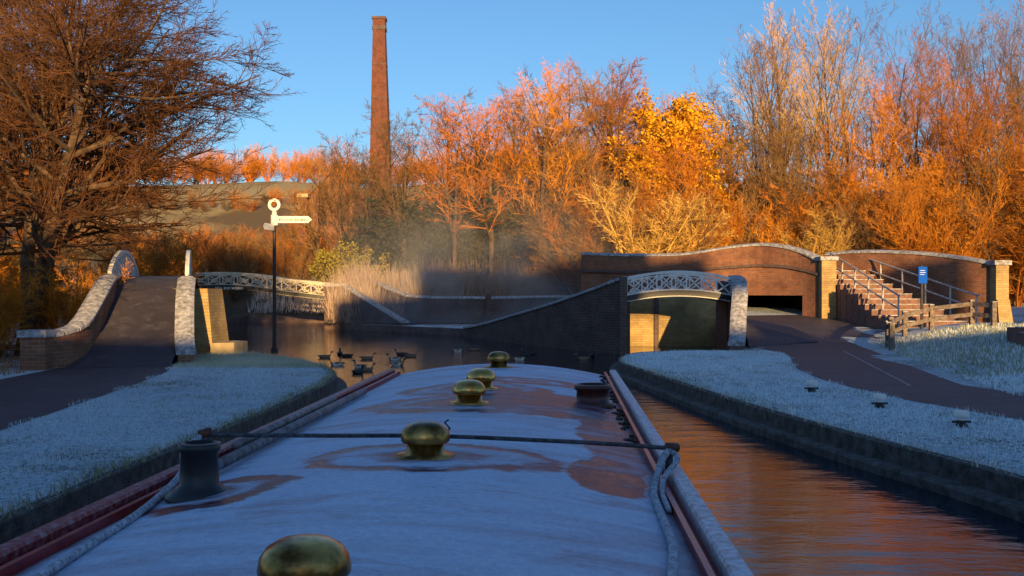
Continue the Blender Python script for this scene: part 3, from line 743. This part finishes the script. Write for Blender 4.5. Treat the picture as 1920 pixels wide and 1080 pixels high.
# ------------------------------------------------------------------ birds
def bird_mesh(name, mats, scale=1.0, stand=False):
    mb = MB()
    body = [(-.30, .13, .004), (-.25, .115, .03), (-.17, .09, .07), (-.06, .07, .10), (.06, .065, .105), (.15, .08, .085), (.20, .11, .055), (.215, .16, .038), (.22, .21, .034), (.235, .245, .045), (.265, .262, .045), (.295, .258, .03), (.315, .25, .014)]
    if stand: body = [(x, z+.28, r) if x < .18 else (x, z+.28+(z-.1)*1.6, r) for x, z, r in body]
    b0 = len(mb.v); K = 10
    for i, (x, z, r) in enumerate(body):
        for j in range(K):
            t = 2*math.pi*j/K; rx = r*(1.0 if i > 6 else 1.05); mb.v.append((x*1, rx*math.cos(t), z+r*.8*math.sin(t)))
    for i in range(len(body)-1):
        mi = 0 if i < 2 else 1 if i < 5 else 2 if i < 7 else 3
        for j in range(K):
            j2 = (j+1) % K; mb.f.append((b0+i*K+j, b0+i*K+j2, b0+(i+1)*K+j2, b0+(i+1)*K+j)); mb.m.append(mi)
    hz = body[-1][1]
    mb.prism([(.31, -.012), (.31, .012), (.37, .014), (.37, -.014)], hz-.012, hz+.003, 4)
    for s in (-1, 1):
        zc = .09+(.28 if stand else 0)
        mb.poly([(.12, s*.09, zc+.01), (0, s*.112, zc+.0), (-.14, s*.085, zc-.01), (-.26, s*.03, zc+.045), (-.1, s*.075, zc+.06), (.06, s*.085, zc+.06)], 0)
        if stand:
            mb.tube([(0, s*.04, .3), (-.02, s*.045, .16), (0, s*.045, .0)], [.02, .01, .009], 6, 4)
            mb.prism([(-.02, s*.045-.01), (.08, s*.045-.04), (.08, s*.045+.04), (-.02, s*.045+.01)], -.0, .012, 4)
    me = mb.build(name, mats, None, smooth=True, uv=False)
    return me
F = lambda n, a, b: nmat(n, a, b, 30, .6, 0)
f_grey = F('plumage_grey', (.45, .43, .4), (.7, .66, .62)); f_wing = F('plumage_wing', (.09, .06, .045), (.2, .15, .1))
f_br = F('plumage_brown', (.14, .08, .045), (.24, .15, .09)); f_gr = F('plumage_green', (.005, .04, .03), (.01, .07, .05))
f_bill = F('bill_orange', (.4, .2, .02), (.5, .25, .03)); f_blk = F('plumage_black', (.01, .01, .012), (.025, .025, .03)); f_wh = F('plumage_white', (.55, .55, .55), (.7, .7, .7))
drake = bird_mesh('duck', [f_wing, f_grey, f_br, f_gr, f_bill])
hen = bird_mesh('duck', [f_wing, f_br, f_wing, f_br, f_bill])
coot = bird_mesh('duck', [f_blk, f_blk, f_blk, f_blk, f_wh])
pts = [(-4.45, 25.3, 200), (-4.0, 27.5, 10), (-4.75, 28.6, 170), (-3.75, 24.6, 150), (-3.45, 23.6, 30), (-5.1, 29.5, 100), (-3.2, 27.2, 190), (-2.9, 28.6, 0), (-3.25, 29.3, 170), (-1.7, 31, 20), (-1.2, 31.6, 180), (.55, 29.7, 160), (.2, 27.2, 10), (1.95, 27.4, 200), (-3.55, 22.9, 60), (-2.9, 25.2, 340), (-5.3, 28.2, 20), (2.3, 28.6, 90)]
src = [drake, hen, coot]
for k, (x, y, a) in enumerate(pts):
    s = src[k % 3]
    o = s if k < 3 else bpy.data.objects.new('duck', s.data)
    if k >= 3: coll.objects.link(o)
    o.location = (x, y, -.03); o.rotation_euler[2] = R(a); o.scale = (.75,)*3
goose = bird_mesh('goose', [f_wing, f_br, f_grey, f_blk, f_blk], stand=True)
goose.location = (-15.3, 60.8, ground_z(-15.3, 60.8)); goose.rotation_euler[2] = R(200); goose.scale = (1.5,)*3

# ------------------------------------------------------------------ trees
def rperp(d, rd):
    v = Vector((rd.gauss(0, 1), rd.gauss(0, 1), rd.gauss(0, 1))); v -= d*v.dot(d); return v.normalized()
def make_tree(name, seed, h, r0, cnt, ratio, ang, trop, wob, mats, start=(.25, .15, .1, .1), stems=1, stem_lean=.0, twig_r=.012, rmin=.006, nseg=(7, 5, 4, 3, 2), lean=(0, 0), leafn=0, leafs=.12, sides=(7, 5, 4, 3, 3), norm=True):
    rd = random.Random(seed); V = []; Fc = []; Mi = []
    last = len(cnt)
    def tube(pts, rad, k, m):
        b = len(V); n = len(pts)
        for i, p in enumerate(pts):
            if i == n-1 and k == 3: V.append((p.x, p.y, p.z)); break
            d = pts[min(i+1, n-1)]-pts[max(i-1, 0)]
            ref = Vector((0, 0, 1)) if abs(d.z) < .85*d.length else Vector((1, 0, 0))
            a = d.cross(ref).normalized()*rad[i]; c = d.cross(a).normalized()*rad[i]
            for j in range(k):
                t = 6.28318*j/k; q = p+a*math.cos(t)+c*math.sin(t); V.append((q.x, q.y, q.z))
        for i in range(n-1):
            for j in range(k):
                j2 = (j+1) % k
                if i == n-2 and k == 3: Fc.append((b+i*k+j, b+i*k+j2, b+(n-1)*k))
                else: Fc.append((b+i*k+j, b+i*k+j2, b+(i+1)*k+j2, b+(i+1)*k+j))
                Mi.append(m)
    def grow(p, d, L, r, lev):
        n = nseg[lev]; pts = [p.copy()]; rad = [r]; dirs = [d.copy()]
        for i in range(n):
            d = d+Vector((rd.gauss(0, wob[lev]), rd.gauss(0, wob[lev]), rd.gauss(0, wob[lev])+trop[lev])); d.normalize()
            p = p+d*(L/n); pts.append(p.copy()); dirs.append(d.copy()); rad.append(max(rmin, r*(1-.75*(i+1)/n)))
        tube(pts, rad, sides[lev], 0 if lev < 2 else 1)
        if lev < last:
            c = cnt[lev]; st_ = start[lev]
            for j in range(c):
                t = st_+(1-st_)*((j+rd.random())/c); f = t*n; i = min(int(f), n-1); u = f-i
                q = pts[i].lerp(pts[i+1], u); dd = dirs[i+1]
                a = R(rd.uniform(*ang[lev])); nd = dd*math.cos(a)+rperp(dd, rd)*math.sin(a)
                if nd.z < -.1: nd.z *= .3; nd.normalize()
                cl = L*ratio[lev]*(1.15-.6*t)*rd.uniform(.75, 1.2)
                rr_ = (rad[i]*(1-u)+rad[i+1]*u)*.6
                grow(q, nd, cl, max(rmin, min(rr_, cl*.03)) if lev+1 < last else twig_r, lev+1)
        elif leafn:
            for _ in range(leafn):
                q = pts[rd.randint(1, n)]+Vector((rd.gauss(0, .12), rd.gauss(0, .12), rd.gauss(0, .12)))
                a = Vector((rd.gauss(0, 1), rd.gauss(0, 1), rd.gauss(0, 1))).normalized()*leafs*rd.uniform(.6, 1.2); c = rperp(a.normalized(), rd)*leafs*.6
                b = len(V); V.extend([tuple(q-a), tuple(q+c), tuple(q+a), tuple(q-c)]); Fc.append((b, b+1, b+2, b+3)); Mi.append(2)
    for s in range(stems):
        a = rd.uniform(0, 6.28); ln = stem_lean*rd.uniform(.4, 1)
        d = Vector((math.cos(a)*ln+lean[0], math.sin(a)*ln+lean[1], 1)).normalized()
        grow(Vector((math.cos(a)*r0*.8*(stems > 1), math.sin(a)*r0*.8*(stems > 1), -.3)), d, h*rd.uniform(.8, 1), r0*(1 if stems == 1 else .6), 0)
    zs = sorted(v[2] for v in V); zmax = zs[int(len(zs)*.998)]; k = h/zmax if norm else 1
    V = [(v[0]*k, v[1]*k, v[2]*k) for v in V]
    me = bpy.data.meshes.new(name); me.from_pydata(V, [], Fc)
    for m in mats: me.materials.append(m)
    me.polygons.foreach_set('material_index', Mi); me.update()
    return me
def place(me, name, x, y, sc=1, rz_=None, parent=None, zs=1):
    o = bpy.data.objects.new(name, me); coll.objects.link(o)
    o.location = (x, y, ground_z(x, y)); o.rotation_euler[2] = random.uniform(0, 6.28) if rz_ is None else rz_
    o.scale = (sc, sc, sc*zs); o.parent = parent; return o

std = dict(ratio=(.5, .5, .5, .5), ang=((28, 58), (30, 60), (30, 60), (25, 60)), trop=(.04, .12, .08, .05, .02), wob=(.05, .09, .12, .14, .14))
def spread(nm, seed, mats, h=13, cnt=(13, 8, 7, 6), **k):
    a = dict(std); a.update(k); return make_tree(nm, seed, h, .2, cnt, mats=mats, twig_r=.012, **a)
T_or = [spread('bare_tree', 11+i, [M_bark, mt]) for i, mt in enumerate((M_tw_or, M_tw_rus, M_tw_or, M_tw_br))]
pop = dict(ratio=(.46, .5, .45, .5), ang=((20, 42), (20, 48), (20, 50), (20, 50)), trop=(.03, .12, .12, .08, .04), wob=(.03, .07, .1, .12, .12))
T_pop = [make_tree('tall_bare_tree', 31+i, 17, .22, (14, 8, 5, 5), mats=[M_bark, mt], twig_r=.011, stems=2, stem_lean=.15, start=(.15, .15, .1, .1), **pop) for i, mt in enumerate((M_tw_gold, M_tw_or, M_tw_br))]
shr = dict(ratio=(.45, .5, .5), ang=((20, 50), (25, 60), (25, 60)), trop=(.03, .06, .04, .02), wob=(.09, .12, .14, .14), nseg=(5, 4, 3, 2), sides=(4, 3, 3, 3), start=(.1, .1, .1))
def shrub(nm, seed, mats, h=6, cnt=(9, 7, 8), stems=9, lean=.75, **k):
    a = dict(shr); a.update(k); return make_tree(nm, seed, h, .12, cnt, mats=mats, stems=stems, stem_lean=lean, twig_r=.011, **a)
S_or = [shrub('shrub', 51+i, [M_tw_rus, mt]) for i, mt in enumerate((M_tw_or, M_tw_or, M_tw_rus))]
S_gold = shrub('golden_shrub', 61, [M_tw_gold, M_tw_gold], h=4.2, stems=8, lean=.9)
S_br = shrub('shrub', 62, [M_bark, M_tw_br]); S_dk = shrub('shrub', 63, [M_bark, M_tw_dk, M_ever], leafn=2, leafs=.14)
S_yg = shrub('yellow_shrub', 64, [M_bark, M_tw_br, M_leafg], h=3.4, cnt=(7, 6, 5), leafn=3, leafs=.07)
T_leaf = spread('golden_leaved_tree', 71, [M_bark, M_tw_or, M_leaf], cnt=(14, 8, 6, 4), leafn=3, leafs=.11, ratio=(.6, .5, .5, .5))

wood = empty('woodland')
W = lambda me, x, y, s=1, zs=1: place(me, me.name.split('.')[0], x, y, s, None, wood, zs)
rd = random.Random(5)
for x, y, hh, k in ((-12.9, 66, 9.8, 3), (-11.5, 64, 10.5, 3), (-12.2, 74, 11, 1), (-9.2, 60, 10.5, 3), (-7.4, 62, 12.2, 3), (-6.2, 58, 10.5, 3), (-4.3, 60, 12.4, 3), (-3.3, 58, 11.6, 1), (-1.2, 57, 12.0, 1), (.4, 59, 13.0, 3), (1.9, 56, 13.2, 0), (3.2, 59, 14.2, 0), (4.6, 56.5, 13.8, 3), (6.0, 58, 13.6, 1), (7.4, 60, 12.8, 2),
                   (.5, 66, 13.5, 0), (3, 67, 15, 3), (6, 66, 14.5, 3), (14.5, 66, 13.5, 1), (2.2, 62, 14, 2), (5.2, 62, 14.2, 2), (-2.2, 63, 12.5, 1)):
    W(T_or[k], x, y, hh/13)
for x, y, hh in ((8.6, 57, 12.0), (10.4, 58.5, 11.6)): W(T_leaf, x, y, hh/13)
for x, y, hh, k in ((7.4, 54, 9.0, 2), (9.2, 54, 9.2, 1), (11, 55, 9.6, 0), (12.2, 56, 10.2, 3)): W(T_or[k], x, y, hh/13)
for x, y, hh, k in ((14.4, 56, 15.5, 2), (15.9, 57, 17.2, 0), (18.0, 55, 16.8, 0), (20.3, 57, 16.6, 2), (21.8, 56, 14.2, 1), (23.4, 55, 13.8, 1), (26.2, 57, 15.6, 2), (27.6, 55, 16.5, 2), (29.4, 57, 17.5, 2), (31, 54, 16.5, 2), (33.5, 56, 17, 2), (36, 53, 17, 2), (28.5, 64, 17, 2), (17.0, 60, 16.6, 2)):
    W(T_pop[k], x, y, hh/17)
for x, y, hh, k in ((13.2, 52, 9.5, 3), (15.5, 53, 10, 3), (17.3, 52, 10.5, 0), (19, 52, 11.5, 0), (21.5, 52, 12.5, 2), (24, 50, 12, 0), (22.6, 49, 11, 1), (27, 49, 10.5, 3), (29, 47, 10, 3), (25, 43, 8, 3)):
    W(T_or[k], x, y, hh/13)
for i in range(74):
    x = rd.uniform(3, 30); y = rd.uniform(48, 55) if x < 16 else rd.uniform(44, 54)
    hh = 6.6 if x < 12 else 5.3 if x < 16 else 7.6
    W([S_or[0], S_or[1], S_br, S_or[2]][i % 4], x, y, hh/6*rd.uniform(.65, 1.12))
for i in range(34):
    x = rd.uniform(-9, 7); W([S_br, S_dk, S_dk][i % 3], x, rd.uniform(57, 66), rd.uniform(.55, 1.0))
for i in range(30):
    W([S_br, S_or[2], S_dk][i % 3], rd.uniform(-4, 40), rd.uniform(62, 74), rd.uniform(.9, 1.4))
for i in range(14):
    W(S_br, rd.uniform(24, 36), rd.uniform(38, 46), rd.uniform(.8, 1.2))
place(S_gold, 'golden_shrub', 12.9, 43.0, 1.0)
place(S_gold, 'golden_shrub', 6.0, 47.5, 1.4)
place(S_yg, 'yellow_shrub', -9.2, 55, .95).location = (-9.2, 55, 1.2)
S_left = empty('hedgerow')
for i in range(34):
    x = rd.uniform(-30, -13); place([S_or[0], S_br, S_or[2]][i % 3], 'shrub', x, rd.uniform(30.5, 44), rd.uniform(.5, .8), None, S_left)
for i in range(30):
    place([S_br, S_or[2], S_br][i % 3], 'shrub', rd.uniform(-26, -13.5), rd.uniform(61, 76), rd.uniform(.5, .85), None, S_left)
for i in range(12):
    place([S_or[0], S_or[1]][i % 2], 'shrub', rd.uniform(-17, -11.2), rd.uniform(21, 26), rd.uniform(.3, .5), None, S_left)
big = make_tree('large_bare_tree', 84, 10.8, .36, (20, 9, 9, 9), (.70, .52, .48, .45), ((35, 72), (25, 60), (25, 60), (25, 55)), (.02, .02, -.01, -.02, .0), (.07, .08, .1, .12, .12), [M_bark, M_tw_big], start=(.3, .15, .1, .1), stems=3, stem_lean=.35, twig_r=.007, rmin=.005)
place(big, 'large_bare_tree', -12.3, 25.0, 1.08, 0.4)
place(big, 'large_bare_tree', -16.5, 28.5, 1.2, 2.6)
place(T_or[1], 'bare_tree', -15.5, 33, .75)
place(T_or[1], 'bare_tree', -19, 31, .85)
place(T_or[3], 'bare_tree', -21, 34, .8); place(T_or[3], 'bare_tree', -25, 40, .85)
hedge = empty('hilltop_hedge')
for i in range(120):
    x = -120+i*1.3+rd.uniform(-1, 1); place([S_or[0], S_or[1], S_or[2]][i % 3], 'distant_tree', x, 206+rd.uniform(-9, 9), rd.uniform(.8, 1.3), None, hedge)
for i in range(60):
    x = -95+i*1.3+rd.uniform(-1, 1); place([S_or[2], S_br][i % 2], 'distant_tree', x, 158+rd.uniform(-4, 4)+x*.1, rd.uniform(.35, .6), None, hedge)
for i in range(60):
    x = -70+i*1.2+rd.uniform(-1, 1); place([S_or[2], S_br][i % 2], 'distant_tree', x, 118+rd.uniform(-7, 7)+x*.1, rd.uniform(.45, .85), None, hedge)
for i in range(18):
    x = 14+i*3+rd.uniform(-1, 1); place([T_or[0], T_or[1], T_or[3]][i % 3], 'distant_tree', x, 90+rd.uniform(-8, 8), rd.uniform(.6, .8), None, hedge)

# ------------------------------------------------------------------ mist over the reeds
def mist_mat():
    m = bpy.data.materials.new('mist'); m.use_nodes = True; nt = m.node_tree
    for n in list(nt.nodes):
        if n.type == 'BSDF_PRINCIPLED': nt.nodes.remove(n)
    out = [n for n in nt.nodes if n.type == 'OUTPUT_MATERIAL'][0]
    vs = nt.nodes.new('ShaderNodeVolumeScatter'); vs.inputs['Color'].default_value = (.92, .95, 1, 1)
    g = coord(nt)
    sep = nt.nodes.new('ShaderNodeSeparateXYZ'); nt.links.new(g, sep.inputs[0])
    n = noise(nt, pos(nt), .3, 3, .6)
    d = math_n(nt, 'MULTIPLY', math_n(nt, 'SUBTRACT', n, .38), 4, True)
    fall = math_n(nt, 'SUBTRACT', .5, math_n(nt, 'MULTIPLY', sep.outputs[2], .5), True)
    fall = math_n(nt, 'MULTIPLY', fall, fall)
    ex = math_n(nt, 'SUBTRACT', 1, math_n(nt, 'MULTIPLY', sep.outputs[0], sep.outputs[0]), True)
    den = math_n(nt, 'MULTIPLY', math_n(nt, 'MULTIPLY', d, fall), math_n(nt, 'MULTIPLY', ex, .22))
    nt.links.new(den, vs.inputs['Density']); nt.links.new(vs.outputs[0], out.inputs['Volume'])
    return m
mb = MB(); mb.box(-1, 1, -1, 1, -1, 1); mo = mb.build('mist', [mist_mat()], uv=False)
mo.location = (-.5, 50.5, 4.6); mo.scale = (8.5, 5.5, 4.2)

# ------------------------------------------------------------------ light, world, camera
EL, AZ = 8.0, 171.0
wd = bpy.data.worlds.new('World'); scene.world = wd; wd.use_nodes = True
nt = wd.node_tree; bg = nt.nodes['Background']
sky = nt.nodes.new('ShaderNodeTexSky'); sky.sky_type = 'NISHITA'; sky.sun_disc = False
sky.sun_elevation = R(EL); sky.sun_rotation = R(AZ); sky.air_density = 1.0; sky.dust_density = .7; sky.ozone_density = 4.0
nt.links.new(sky.outputs[0], bg.inputs[0]); bg.inputs[1].default_value = .21
sl = bpy.data.lights.new('sun', 'SUN'); sl.energy = 8.5; sl.angle = R(.5); sl.color = (1, .63, .24)
so = bpy.data.objects.new('sun', sl); coll.objects.link(so)
sd = Vector((math.sin(R(AZ))*math.cos(R(EL)), math.cos(R(AZ))*math.cos(R(EL)), math.sin(R(EL))))
so.rotation_euler = (-sd).to_track_quat('-Z', 'Y').to_euler()
cam = bpy.data.cameras.new('camera'); cam.lens = 35; cam.sensor_width = 36; cam.clip_end = 2000; cam.clip_start = .05
co = bpy.data.objects.new('camera', cam); coll.objects.link(co)
co.location = (0, 0, 1.9); co.rotation_euler = (R(90.15), 0, 0)
scene.camera = co
scene.view_settings.view_transform = 'Standard'; scene.view_settings.look = 'None'; scene.view_settings.exposure = 0
